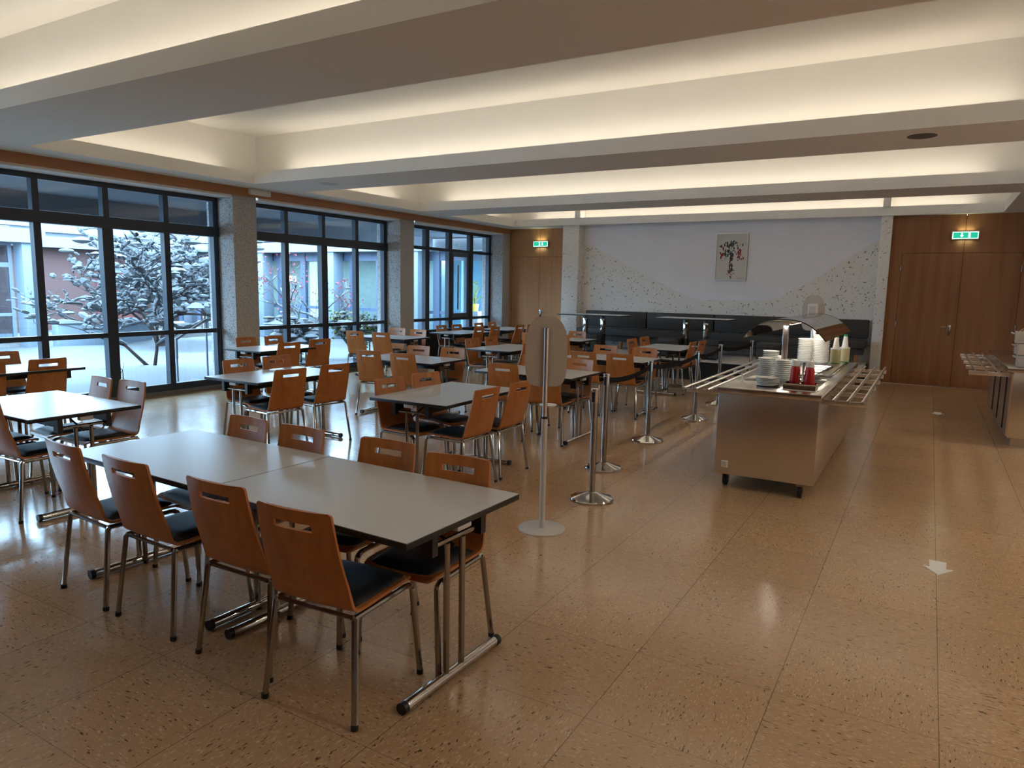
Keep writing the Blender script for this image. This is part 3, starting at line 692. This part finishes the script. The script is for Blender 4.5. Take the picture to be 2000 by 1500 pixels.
BX, BY, BZ = -1.11, 7.76, .885
def plate_stack(x, y, z0, n, r, dz, name, mat, lab, group, cat='plate', bowl=False, jit=.0015, seed=0):
    rr = random.Random(seed)
    m = MB()
    if bowl: m.lathe([(r * .5, 0), (r * .55, .0), (r * .80, .018), (r * .91, .040), (r, .044), (r, .0485), (r * .93, .049), (r * .76, .024), (r * .5, .006), (0, .006)], n=28)
    else: m.lathe([(r * .6, 0), (r * .64, .001), (r * .88, .008), (r, .0105), (r, .0150), (r * .96, .0155), (r * .62, .005), (0, .005)], n=28)
    p = m.build(name, mat); p['category'] = cat
    ow = ['topmost', 'second from the top', 'third from the top', 'fourth from the top', 'fifth from the top', 'sixth from the top', 'seventh from the top', 'eighth from the top']
    ob = ['lowest', 'second from the bottom', 'third from the bottom', 'fourth from the bottom', 'fifth from the bottom', 'sixth from the bottom', 'seventh from the bottom', 'eighth from the bottom']
    place = lambda k: ob[k] if k < n // 2 else ow[n - 1 - k]
    return clones(p, [((x + rr.uniform(-jit, jit), y + rr.uniform(-jit, jit), z0 + k * dz), 0, lab + ', ' + place(k), group) for k in range(n)])
plate_stack(-1.295, 6.99, BZ, 11, .076, .0185, 'plate', 'china', 'white plate of the taller near stack on the buffet', 'plates in the taller near stack', seed=1)
plate_stack(-1.125, 6.93, BZ, 11, .078, .0180, 'plate', 'china', 'white plate of the near stack beside the ketchup', 'plates in the near stack beside the ketchup', seed=2)
plate_stack(-1.305, 7.25, BZ, 14, .078, .0180, 'plate', 'china', 'white plate of the stack behind the taller near one', 'plates in the stack behind', seed=3)
plate_stack(-1.185, 8.63, .893, 14, .084, .0190, 'bowl', 'china', 'white bowl of the window-side tall stack', 'bowls in the window-side tall stack', 'bowl', True, seed=4)
plate_stack(-1.010, 8.60, .893, 14, .084, .0190, 'bowl', 'china', 'white bowl of the aisle-side tall stack', 'bowls in the aisle-side tall stack', 'bowl', True, seed=5)
plate_stack(-1.045, 8.85, .893, 16, .084, .0190, 'bowl', 'china', 'white bowl of the tallest stack behind the others', 'bowls in the rear stack', 'bowl', True, seed=6)
cups = plate_stack(-1.17, 6.47, BZ + .001, 6, .098, .0125, 'saucer', 'china', 'saucer of the untidy pile at the trolley corner', 'saucers in the untidy pile', 'saucer', jit=.010, seed=7)
# metal pan with the sauce bottles
pn = empty('sauce_pan_tray', (-.90, 6.45, BZ), 0, label='shallow steel pan holding sauce bottles at the trolley corner', category='tray')
pr = MB()
pr.box(-.125, .125, -.09, .09, 0, .004)
for (a, b_, c_, d_) in ((-.125, .125, -.094, -.09), (-.125, .125, .09, .094), (-.129, -.125, -.094, .094), (.125, .129, -.094, .094)): pr.box(a, b_, c_, d_, 0, .045)
pr.build('pan', 'bright', pn, smooth=False)
ri = MB(); ri.tube([(-.14, -.105, .046), (.14, -.105, .046), (.14, .105, .046), (-.14, .105, .046), (-.14, -.105, .046)], .006, 8); ri.build('rim', 'bright', pn)
def ketchup(x, y, lab, tilt=0):
    o = empty('ketchup_bottle', (x, y, BZ + .004), tilt, label=lab, category='bottle', group='red sauce bottles in the pan')
    MB().lathe([(.036, 0), (.040, .006), (.040, .07), (.036, .09), (.037, .12), (.030, .145), (.026, .152), (.0, .152)], n=24).build('bottle_body', 'red', o)
    MB().lathe([(.030, .15), (.031, .185), (.027, .192), (.0, .192)], n=24).build('cap', 'white', o)
    o.scale = (1.1, 1.1, 1.25)
    return o
ketchup(-.955, 6.475, 'red squeeze bottle with white cap, window-side one in the pan'); ketchup(-.835, 6.44, 'red squeeze bottle with white cap, aisle-side one in the pan')
so = empty('sauce_bottle', (-.905, 6.40, BZ + .004), 0, label='small clear bottle of brown sauce in front of the red ones', category='bottle')
MB().lathe([(.024, .0), (.026, .004), (.026, .055), (.012, .075), (.010, .11), (.0, .11)], n=20).build('glass_body', 'clear', so)
MB().lathe([(.022, .003), (.022, .048), (.0, .05)], n=20).build('sauce', 'brown', so)
MB().lathe([(.012, .11), (.012, .125), (.0, .125)], n=16).build('cap', 'chrome', so)
def dressing(x, y, lab):
    o = empty('dressing_bottle', (x, y, .893), 0, label=lab, category='bottle', group='pourer bottles on the far end')
    MB().lathe([(.050, .004), (.055, .010), (.058, .16), (.0, .162)], n=24).build('bottle_body', 'cream', o)
    MB().lathe([(.0585, .160), (.059, .175), (.0, .176)], n=24).build('collar', 'white', o)
    MB().lathe([(.040, .175), (.034, .20), (.022, .305), (.0, .306)], n=20).build('spout', 'white', o)
    MB().lathe([(.023, .304), (.022, .325), (.0, .327)], n=16).build('spout_tip', 'green', o)
    MB().lathe([(.056, 0), (.057, .006), (.0, .006)], n=24).build('bottle_foot', 'green', o)
dressing(-.905, 9.02, 'pourer bottle of yellow dressing, nearer of the two'); dressing(-.835, 9.28, 'pourer bottle of yellow dressing, farther of the two')
jb = empty('lidded_bowl', (-1.34, 7.75, BZ + .008), 0, label='clear bowl of pink salad behind the near guard post', category='bowl')
MB().lathe([(.07, 0), (.10, .05), (.115, .11), (.10, .15), (.0, .16)], n=24).build('bowl_body', plain('frosted_bowl', (.62, .55, .55), .3), jb)
MB().lathe([(.065, .002), (.09, .05), (.09, .06), (.0, .06)], n=24).build('filling', plain('pink_salad', (.6, .15, .2), .5), jb)
def server(p0, p1, lab, k):
    o = MB(); v = Vector(p1) - Vector(p0)
    o.tube([p0, tuple(Vector(p0) + v * .3), p1], [.006, .008, .012], 10); o.lathe([(.0, -.004), (.022, 0), (.026, .006), (.0, .004)], p0, 14)
    tag(o.build('serving_spoon', 'bright'), lab, 'spoon', 'serving spoons')
server((-.93, 7.15, .902), (-.80, 7.75, .965), 'long steel serving spoon resting on the trolley rim', 0)
server((-.93, 6.72, .90), (-.955, 6.95, 1.06), 'steel spoon standing up between the red bottles', 1)
dl = ['white dish in the cold well, nearest of the row', 'white dish in the cold well, second of the row', 'white dish in the cold well, third of the row', 'white dish in the cold well, last of the row']
dp = MB().lathe([(.08, 0), (.10, .02), (.115, .035), (.108, .036), (.08, .01), (0, .008)], n=28).build('dish', 'china'); dp['category'] = 'dish'
clones(dp, [((-.95, 7.35 + k * .27, .8935), 0, dl[k], 'dishes in the cold well') for k in range(4)])
wg = empty('cruet', (-1.46, 6.75, BZ), 0, label='small clear cruet with white foot near the tray rail', category='cruet')
MB().lathe([(.030, 0), (.026, .004), (.008, .012), (.007, .06), (.0, .062)], n=16).build('stem', 'white', wg)
MB().lathe([(.018, .06), (.020, .10), (.0, .102)], n=16).build('cup', 'clear', wg)

# ------------------------------------------------------------------ serving counter at the right
sc = empty('serving_counter', (1.6, 11.3, 0), 0, label='stainless serving counter with tray rails at the right edge', category='counter')
# local x: -0.78 .. +0.8, y: -1.55 .. 1.6
MB().bbox(-.72, .8, -1.55, 1.6, .10, .86, .004).build('cabinet', 'steel', sc)
MB().bbox(-.78, .82, -1.58, 1.62, .86, .905, .004).build('worktop', 'steeltop', sc)
MB().box(-.68, .78, -1.5, 1.55, 0, .10).build('plinth', 'steel', sc, smooth=False)
MB().box(-.735, -.72, -1.54, 1.58, .12, .84).build('side_panel', 'steel', sc, smooth=False)
for (a, b_) in ((-1.12, -1.02), (-.32, -.22), (.5, .6)): MB().bbox(-.742, -.7355, a, b_, .14, .80, .002).build('door_gap', 'dark', sc)
for q in range(3): MB().tube([(-.86 - q * .115, -1.55, .845), (-.86 - q * .115, 1.6, .845)], .012, 10).build('tray_rail', 'rail', sc)
for yy in (-1.3, -.55, .2, .95, 1.5): MB().bbox(-1.14, -.735, yy - .005, yy + .005, .775, .825, .002).build('rail_bracket', 'rail', sc)
for k in range(3):
    o = empty('cutlery_bin', (1.08 + .02 * (2 - k), 10.08, .905 + k * .135), R_([-2, 1, -3][k]), label='grey plastic cutlery bin, %s of the stack on the counter' % ['bottom', 'middle', 'top'][k], category='bin', group='stacked cutlery bins')
    w = MB()
    w.box(-.19, .19, -.14, .14, 0, .006)
    for (a, b_, c_, d_) in ((-.20, -.192, -.15, .15), (.192, .20, -.15, .15), (-.192, .192, -.15, -.142), (-.192, .192, .142, .15)): w.bbox(a, b_, c_, d_, 0, .128, .003)
    w.build('bin_body', 'grey_plastic', o)
    h = MB(); h.tube([(-.20, -.06, .10), (-.235, -.05, .112), (-.235, .05, .112), (-.20, .06, .10)], .008, 8); h.build('handle', 'white', o)
fk = []
for k in range(5):
    a = (.90 + .035 * k, 10.02 + .02 * k, 1.30); bb = (1.02 + .05 * k, 10.06 + .03 * k, 1.40 + .01 * k)
    tag(MB().tube([a, bb], [.004, .006], 6).build('fork', 'bright'), 'steel fork sticking out of the top cutlery bin, ' + ['leftmost', 'second from the left', 'middle one', 'second from the right', 'rightmost'][k], 'fork', 'forks in the top cutlery bin')
for k, (x, y) in enumerate(((1.26, 9.93), (1.34, 9.99), (1.27, 10.16))):
    g_ = MB(); g_.lathe([(.026, 0), (.034, .10), (.032, .10), (.024, .006), (0, .006)], n=18)
    g_.T = Matrix.Identity(4)
    o = g_.build('drinking_glass', 'clear'); o.location = (x + .12, y - .18, .905)
    tag(o, 'clear drinking glass on the counter, %s' % ['nearest one', 'middle one', 'hindmost one'][k], 'glass', 'glasses on the counter')

# floor arrows
def arrow(x, y, sc_, lab):
    m = MB(); P = [(-.05, .16), (.05, .16), (.045, .03), (.085, .03), (0, -.105), (-.085, .03), (-.045, .03)]
    m.prism([(x + a * sc_, y + b_ * sc_) for a, b_ in P], .0005, .002, 'z'); tag(m.build('floor_arrow', 'tape', smooth=False), lab, 'floor marking', 'arrows on the aisle floor')
arrow(.180, 5.02, 1.0, 'white arrow sticker on the floor, nearer one'); arrow(.225, 11.88, 1.0, 'white arrow sticker on the floor, farther one by the doors')

# ------------------------------------------------------------------ outside: courtyard
GZ = -.12
rg = random.Random(11)
g = []
for i in range(46):
    row = []
    for j in range(40):
        x = -10.3 - j * .48; y = -8 + i * .62
        row.append((x, y, GZ + .05 * math.sin(x * 1.3 + y * .7) + .04 * math.sin(y * 2.1 - x * .6) + rg.uniform(-.012, .012)))
    g.append(row)
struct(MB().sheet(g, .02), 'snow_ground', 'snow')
struct(MB().box(-10.62, -10.12, -8, 16.3, -.3, .0), 'stone_kerb', 'kerb', smooth=False)
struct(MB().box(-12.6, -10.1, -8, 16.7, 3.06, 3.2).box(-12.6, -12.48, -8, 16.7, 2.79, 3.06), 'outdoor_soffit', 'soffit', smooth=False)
# near wing on the far side of the courtyard
def wing_x(X, y0, y1, lab):
    o = empty('courtyard_wing', (0, 0, 0), 0, label=lab, category='building')
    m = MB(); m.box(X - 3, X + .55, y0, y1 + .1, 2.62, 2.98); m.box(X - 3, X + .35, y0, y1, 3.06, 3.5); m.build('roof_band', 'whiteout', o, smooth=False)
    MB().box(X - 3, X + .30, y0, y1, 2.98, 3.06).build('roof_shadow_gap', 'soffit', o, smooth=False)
    MB().box(X - 3.4, X - 3, y0, y1, -.2, 3).build('rear_wall', 'inner', o, smooth=False)
    MB().box(X - 3, X, y0, y1, -.2, -.02).build('plinth', 'concrete', o, smooth=False)
    MB().bbox(X + .0, X + .45, y1 - .45, y1 + .02, -.2, 2.62, .01).build('column', 'bluecol', o)
    k = 0; y = y1 - .5
    while y > y0 + 1:
        a = y - 1.35
        f_ = MB()
        for (p, q) in ((a, a + .09), (y - .09, y)): f_.box(X - .05, X + .02, p, q, 0, 2.6)
        for (z0, z1) in ((0, .12), (.70, .78), (1.98, 2.1), (2.55, 2.62)): f_.box(X - .05, X + .02, a + .09, y - .09, z0, z1)
        f_.build('glazing_frame', 'alu', o, smooth=False)
        MB().box(X - .02, X - .012, a + .09, y - .09, .1, 2.58).build('glazing_pane', 'outglass', o, smooth=False)
        y = a
    return o
wing_x(-21, -7, 10.15, 'white glazed wing with pale blue corner column across the courtyard')
# brick wing behind the tree
bw = empty('brick_building', (0, 0, 0), 0, label='red brick building behind the snowy tree', category='building')
MB().box(-27.4, -27, 9, 20, -.2, 2.78).build('brick_wall', 'brick', bw, smooth=False)
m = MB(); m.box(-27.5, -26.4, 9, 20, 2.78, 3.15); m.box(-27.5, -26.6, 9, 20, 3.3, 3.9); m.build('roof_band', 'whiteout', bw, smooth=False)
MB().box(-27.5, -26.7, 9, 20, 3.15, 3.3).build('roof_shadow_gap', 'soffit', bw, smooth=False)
MB().box(-27.02, -26.96, 15.2, 16.6, 0, 2.2).build('doorway', 'curtain', bw, smooth=False)
# glazed wing facing the windows, far end of the courtyard
gw = empty('glazed_wing', (0, 0, 0), 0, label='long glazed wing with slate blue frames beyond the second and third windows', category='building')
YG = 17.4
m = MB(); m.box(-26.3, -10.3, YG - .55, YG + 3.3, 2.72, 3.05); m.box(-26.3, -10.3, YG - .35, YG + 3.3, 3.1, 3.5); m.build('roof_band', 'whiteout', gw, smooth=False)
MB().box(-26.3, -10.3, YG + 3.2, YG + 3.4, -.2, 2.75).build('rear_wall', 'inner', gw, smooth=False)
MB().box(-26.3, -10.3, YG, YG + 3.2, -.2, -.02).build('inner_floor', 'concrete', gw, smooth=False)
for x in (-26.3, -20.3, -17.0, -13.6): MB().bbox(x - .02, x + .42, YG - .5, YG - .05, -.2, 2.72, .01).build('column', 'bluecol', gw)
x = -26.3
rr = random.Random(3)
while x < -11.2:
    w = 1.12; f_ = MB()
    for (p, q) in ((x, x + .11), (x + w - .11, x + w)): f_.box(p, q, YG - .03, YG + .09, 0, 2.7)
    for (z0, z1) in ((0, .1), (.86, .95), (2.45, 2.72)): f_.box(x + .08, x + w - .08, YG, YG + .07, z0, z1)
    f_.build('glazing_frame', 'alublue', gw, smooth=False)
    MB().box(x + .08, x + w - .08, YG + .03, YG + .038, .1, 2.47).build('glazing_pane', 'outglass', gw, smooth=False)
    x += w
for (x0, x1, mt, nm) in ((-25.6, -24.9, 'curtain', 'curtain'), (-24.4, -23.6, 'curtain', 'curtain'), (-22.9, -22.5, 'fascia', 'inner_door'), (-12.9, -12.3, 'mint', 'bright_panel'), (-11.9, -11.5, 'mint', 'bright_panel'), (-15.0, -14.5, 'mint', 'bright_panel')):
    MB().box(x0, x1, YG + .5, YG + .56, 0, 2.5).build(nm, mt, gw, smooth=False)
for x in (-19.2, -16.4, -14.0, -11.0): MB().bbox(x, x + .35, YG + 1.6, YG + 1.95, 0, 2.72, .01).build('inner_column', 'inner', gw)
area('far_wing_fill_light', (-19.5, YG + 1.6, 2.66), 15, .8, 260, (.80, 1, .95))  # added fill light, stands in for daylight reaching the wing from its other side
MB().bbox(-19.05, -18.97, YG - .1, YG - .02, 1.75, 1.95, .01).build('wall_lamp', 'lamp', gw)
pp = empty('potted_plant', (-11.05, 16.75, 1.02), 0, label='leafy plant in a yellow pot seen through the far window', category='plant')
MB().lathe([(.09, 0), (.12, .2), (.11, .2), (0, .19)], n=20).build('pot', 'yellow', pp)
lf = MB(); r2 = random.Random(8)
for k in range(26):
    a = r2.uniform(0, 6.28); h = r2.uniform(.25, .85); d = r2.uniform(.03, .16)
    c0 = (d * math.cos(a), d * math.sin(a), h); lf.tube([(0, 0, .18), (c0[0] * .4, c0[1] * .4, h * .7), c0], .004, 5)
    lf.prism([(c0[0] - .03, c0[2]), (c0[0], c0[2] + .045), (c0[0] + .03, c0[2]), (c0[0], c0[2] - .03)], c0[1], c0[1] + .002, 'y')
lf.build('foliage', 'leaf', pp, smooth=False)
MB().bbox(-.2, .2, -.15, .15, -1.14, 0, .01).build('stand', 'whiteout', pp)
# planter wall, steps, letterbox
pw = empty('garden_wall', (-20.0, 11.45, GZ), 0, label='low pale garden wall capped with snow beside the tree', category='wall')
MB().bbox(-.15, .15, -1.35, 1.3, -.1, .62, .01).build('wall_body', 'bluecol', pw)
sn = []
for i in range(14):
    y = -1.35 + i * 2.65 / 13; sn.append([(xx, y, .62 + (.085 + .04 * math.sin(i * 1.4)) * (1 - (xx / .2) ** 2)) for xx in (-.19, -.1, 0, .1, .19)])
MB().sheet(sn, .03).build('snow_cap', 'snow', pw)
stp = MB()
for k in range(3): stp.box(-22.5, -20.6 + .0 - k * .35, 13.3, 17.0, -.2, .02 + k * .15)
tag(stp.build('garden_steps', 'concrete', smooth=False), 'broad concrete steps leading up to the brick building', 'steps')
tag(MB().bbox(-20.0, -19.6, 13.9, 14.1, .42, .95, .02).build('letterbox', 'alu'), 'grey metal box on the steps beside the pale column', 'box')
tag(MB().tube([(-19.6, 14.35, .15), (-19.6, 14.35, 1.0)], .11, 20).build('litter_bin', 'chrome'), 'upright chrome litter bin on the steps', 'bin')
hr = empty('handrail', (0, 0, 0), 0, label='white metal handrail outside the first window', category='railing')
MB().tube([(-11.2, 7.62, .37), (-11.2, 7.62, .70), (-11.2, 8.22, 1.02), (-11.2, 8.48, 1.05)], .024, 10).build('rail', 'whiteout', hr)
for (y, z0, z) in ((7.62, -.1, .40), (8.22, -.15, 1.0)): MB().tube([(-11.2, y, z0), (-11.2, y, z)], .018, 10).build('post', 'alu', hr)
# snowy tree and shrubs
def plant(name, loc, label, seed, height, levels, spread, snow, leaf=None, trunk=.10, nb=5, sn_r=.16, stems=1, twigs=3):
    r = random.Random(seed); o = empty(name, loc, 0, label=label, category='tree' if height > 2.4 else 'shrub')
    w = MB(); s_ = MB(); l_ = MB()
    def clump(p, q):
        pr2 = [(.0, -.34), (.8, -.2), (1, .08), (.75, .40), (.0, .60)]
        s_.lathe([(a * q * r.uniform(.7, 1.25), b_ * q * .8) for a, b_ in pr2], p, 7)
    def grow(p, d, L, rad, lv):
        n = 4 if lv < 3 else 3; pts = [p]; rads = [rad]; q = Vector(p); dd = Vector(d)
        for k in range(n):
            dd = (dd + Vector((r.gauss(0, .20), r.gauss(0, .20), r.gauss(0, .12)))).normalized(); q = q + dd * L / n; pts.append(q[:]); rads.append(rad * (1 - .17 * (k + 1)))
        w.tube(pts, rads, 6 if lv < 2 else (4 if lv < 3 else 3))
        if lv >= 1 and abs(dd.z) < .85:                 # snow lying along the upper side of the branch
            for k in range(n):
                if r.random() < snow:
                    t = sn_r * r.uniform(.10, .30) * (1.15 if lv < 3 else .6)
                    a = Vector(pts[k]); b_ = Vector(pts[k + 1]); m_ = (a + b_) / 2; up = Vector((0, 0, rads[k] + t * .55))
                    s_.tube([(a + up)[:], (m_ + up * 1.15)[:], (b_ + up)[:]], [t * .45, t, t * .5], 6)
            if r.random() < snow * .35: clump((pts[-1][0], pts[-1][1], pts[-1][2] + rads[-1]), sn_r * r.uniform(.3, .95) * (1 if lv < 3 else .55))
        if leaf and lv >= 2:
            for _ in range(4):
                c0 = Vector(pts[-1]) + Vector((r.gauss(0, .09), r.gauss(0, .09), r.gauss(0, .07))); e = r.uniform(.02, .045)
                a = Vector((r.gauss(0, 1), r.gauss(0, 1), r.gauss(0, 1))).normalized(); b2 = a.cross(Vector((r.gauss(0, 1), 1, .3))).normalized()
                l_.add([(c0 - a * e)[:], (c0 + b2 * e * .6)[:], (c0 + a * e)[:], (c0 - b2 * e * .6)[:]], [(0, 1, 2, 3)])
        if lv < levels:
            for k in range(nb if lv == 0 else r.randint(twigs, twigs + 1)):
                t = r.uniform(.3, 1); b0 = Vector(pts[min(n, int(t * n) + 1)]) if lv else Vector(pts[0]).lerp(Vector(pts[-1]), t)
                az = r.uniform(0, 6.28); nd = (Vector((math.cos(az) * spread, math.sin(az) * spread, r.uniform(-.1, .7))) + dd * .55).normalized()
                grow(b0[:], nd[:], L * r.uniform(.52, .76), rad * .5, lv + 1)
    for k in range(stems):
        az = r.uniform(0, 6.28); le = .0 if stems == 1 else r.uniform(.25, .6)
        grow((.05 * math.cos(az), .05 * math.sin(az), 0), Vector((math.cos(az) * le, math.sin(az) * le, 1)).normalized()[:], height * .42, trunk, 0)
    w.build('trunk', 'bark', o)
    if s_.v: s_.build('snow', 'snow', o)
    if l_.v: l_.build('leaves', leaf, o, smooth=False)
    return o
plant('snowy_tree', (-18.8, 12.3, GZ), 'dark bare tree loaded with snow in front of the brick building', 21, 4.8, 4, 1.2, .40, None, .09, 5, .50, 4, 3)
plant('snowy_tree', (-13.9, 8.9, GZ), 'slender bare tree with snow along its twigs near the first window', 5, 4.2, 4, 1.2, .4, None, .04, 5, .22, 2, 3)
plant('snowy_bush', (-13.3, 12.2, GZ), 'snow covered bush outside the second window', 9, 1.3, 3, 1.1, .95, None, .03, 8, .34, 3, 3)
plant('snowy_bush', (-12.6, 13.4, GZ), 'snowy bush with yellow green leaves outside the second window', 14, 1.6, 3, 1.0, .6, 'leaf', .03, 7, .26, 3, 3)
plant('red_leaf_shrub', (-15.2, 14.6, GZ), 'tall bare shrub with wine red leaves outside the second window', 17, 3.6, 3, .7, .25, 'redleaf', .035, 5, .12, 2, 2)
plant('twig_shrub', (-12.4, 7.4, GZ), 'thin leafless twigs poking out of the snow', 30, 1.0, 1, .8, 0, None, .012, 4, .1)
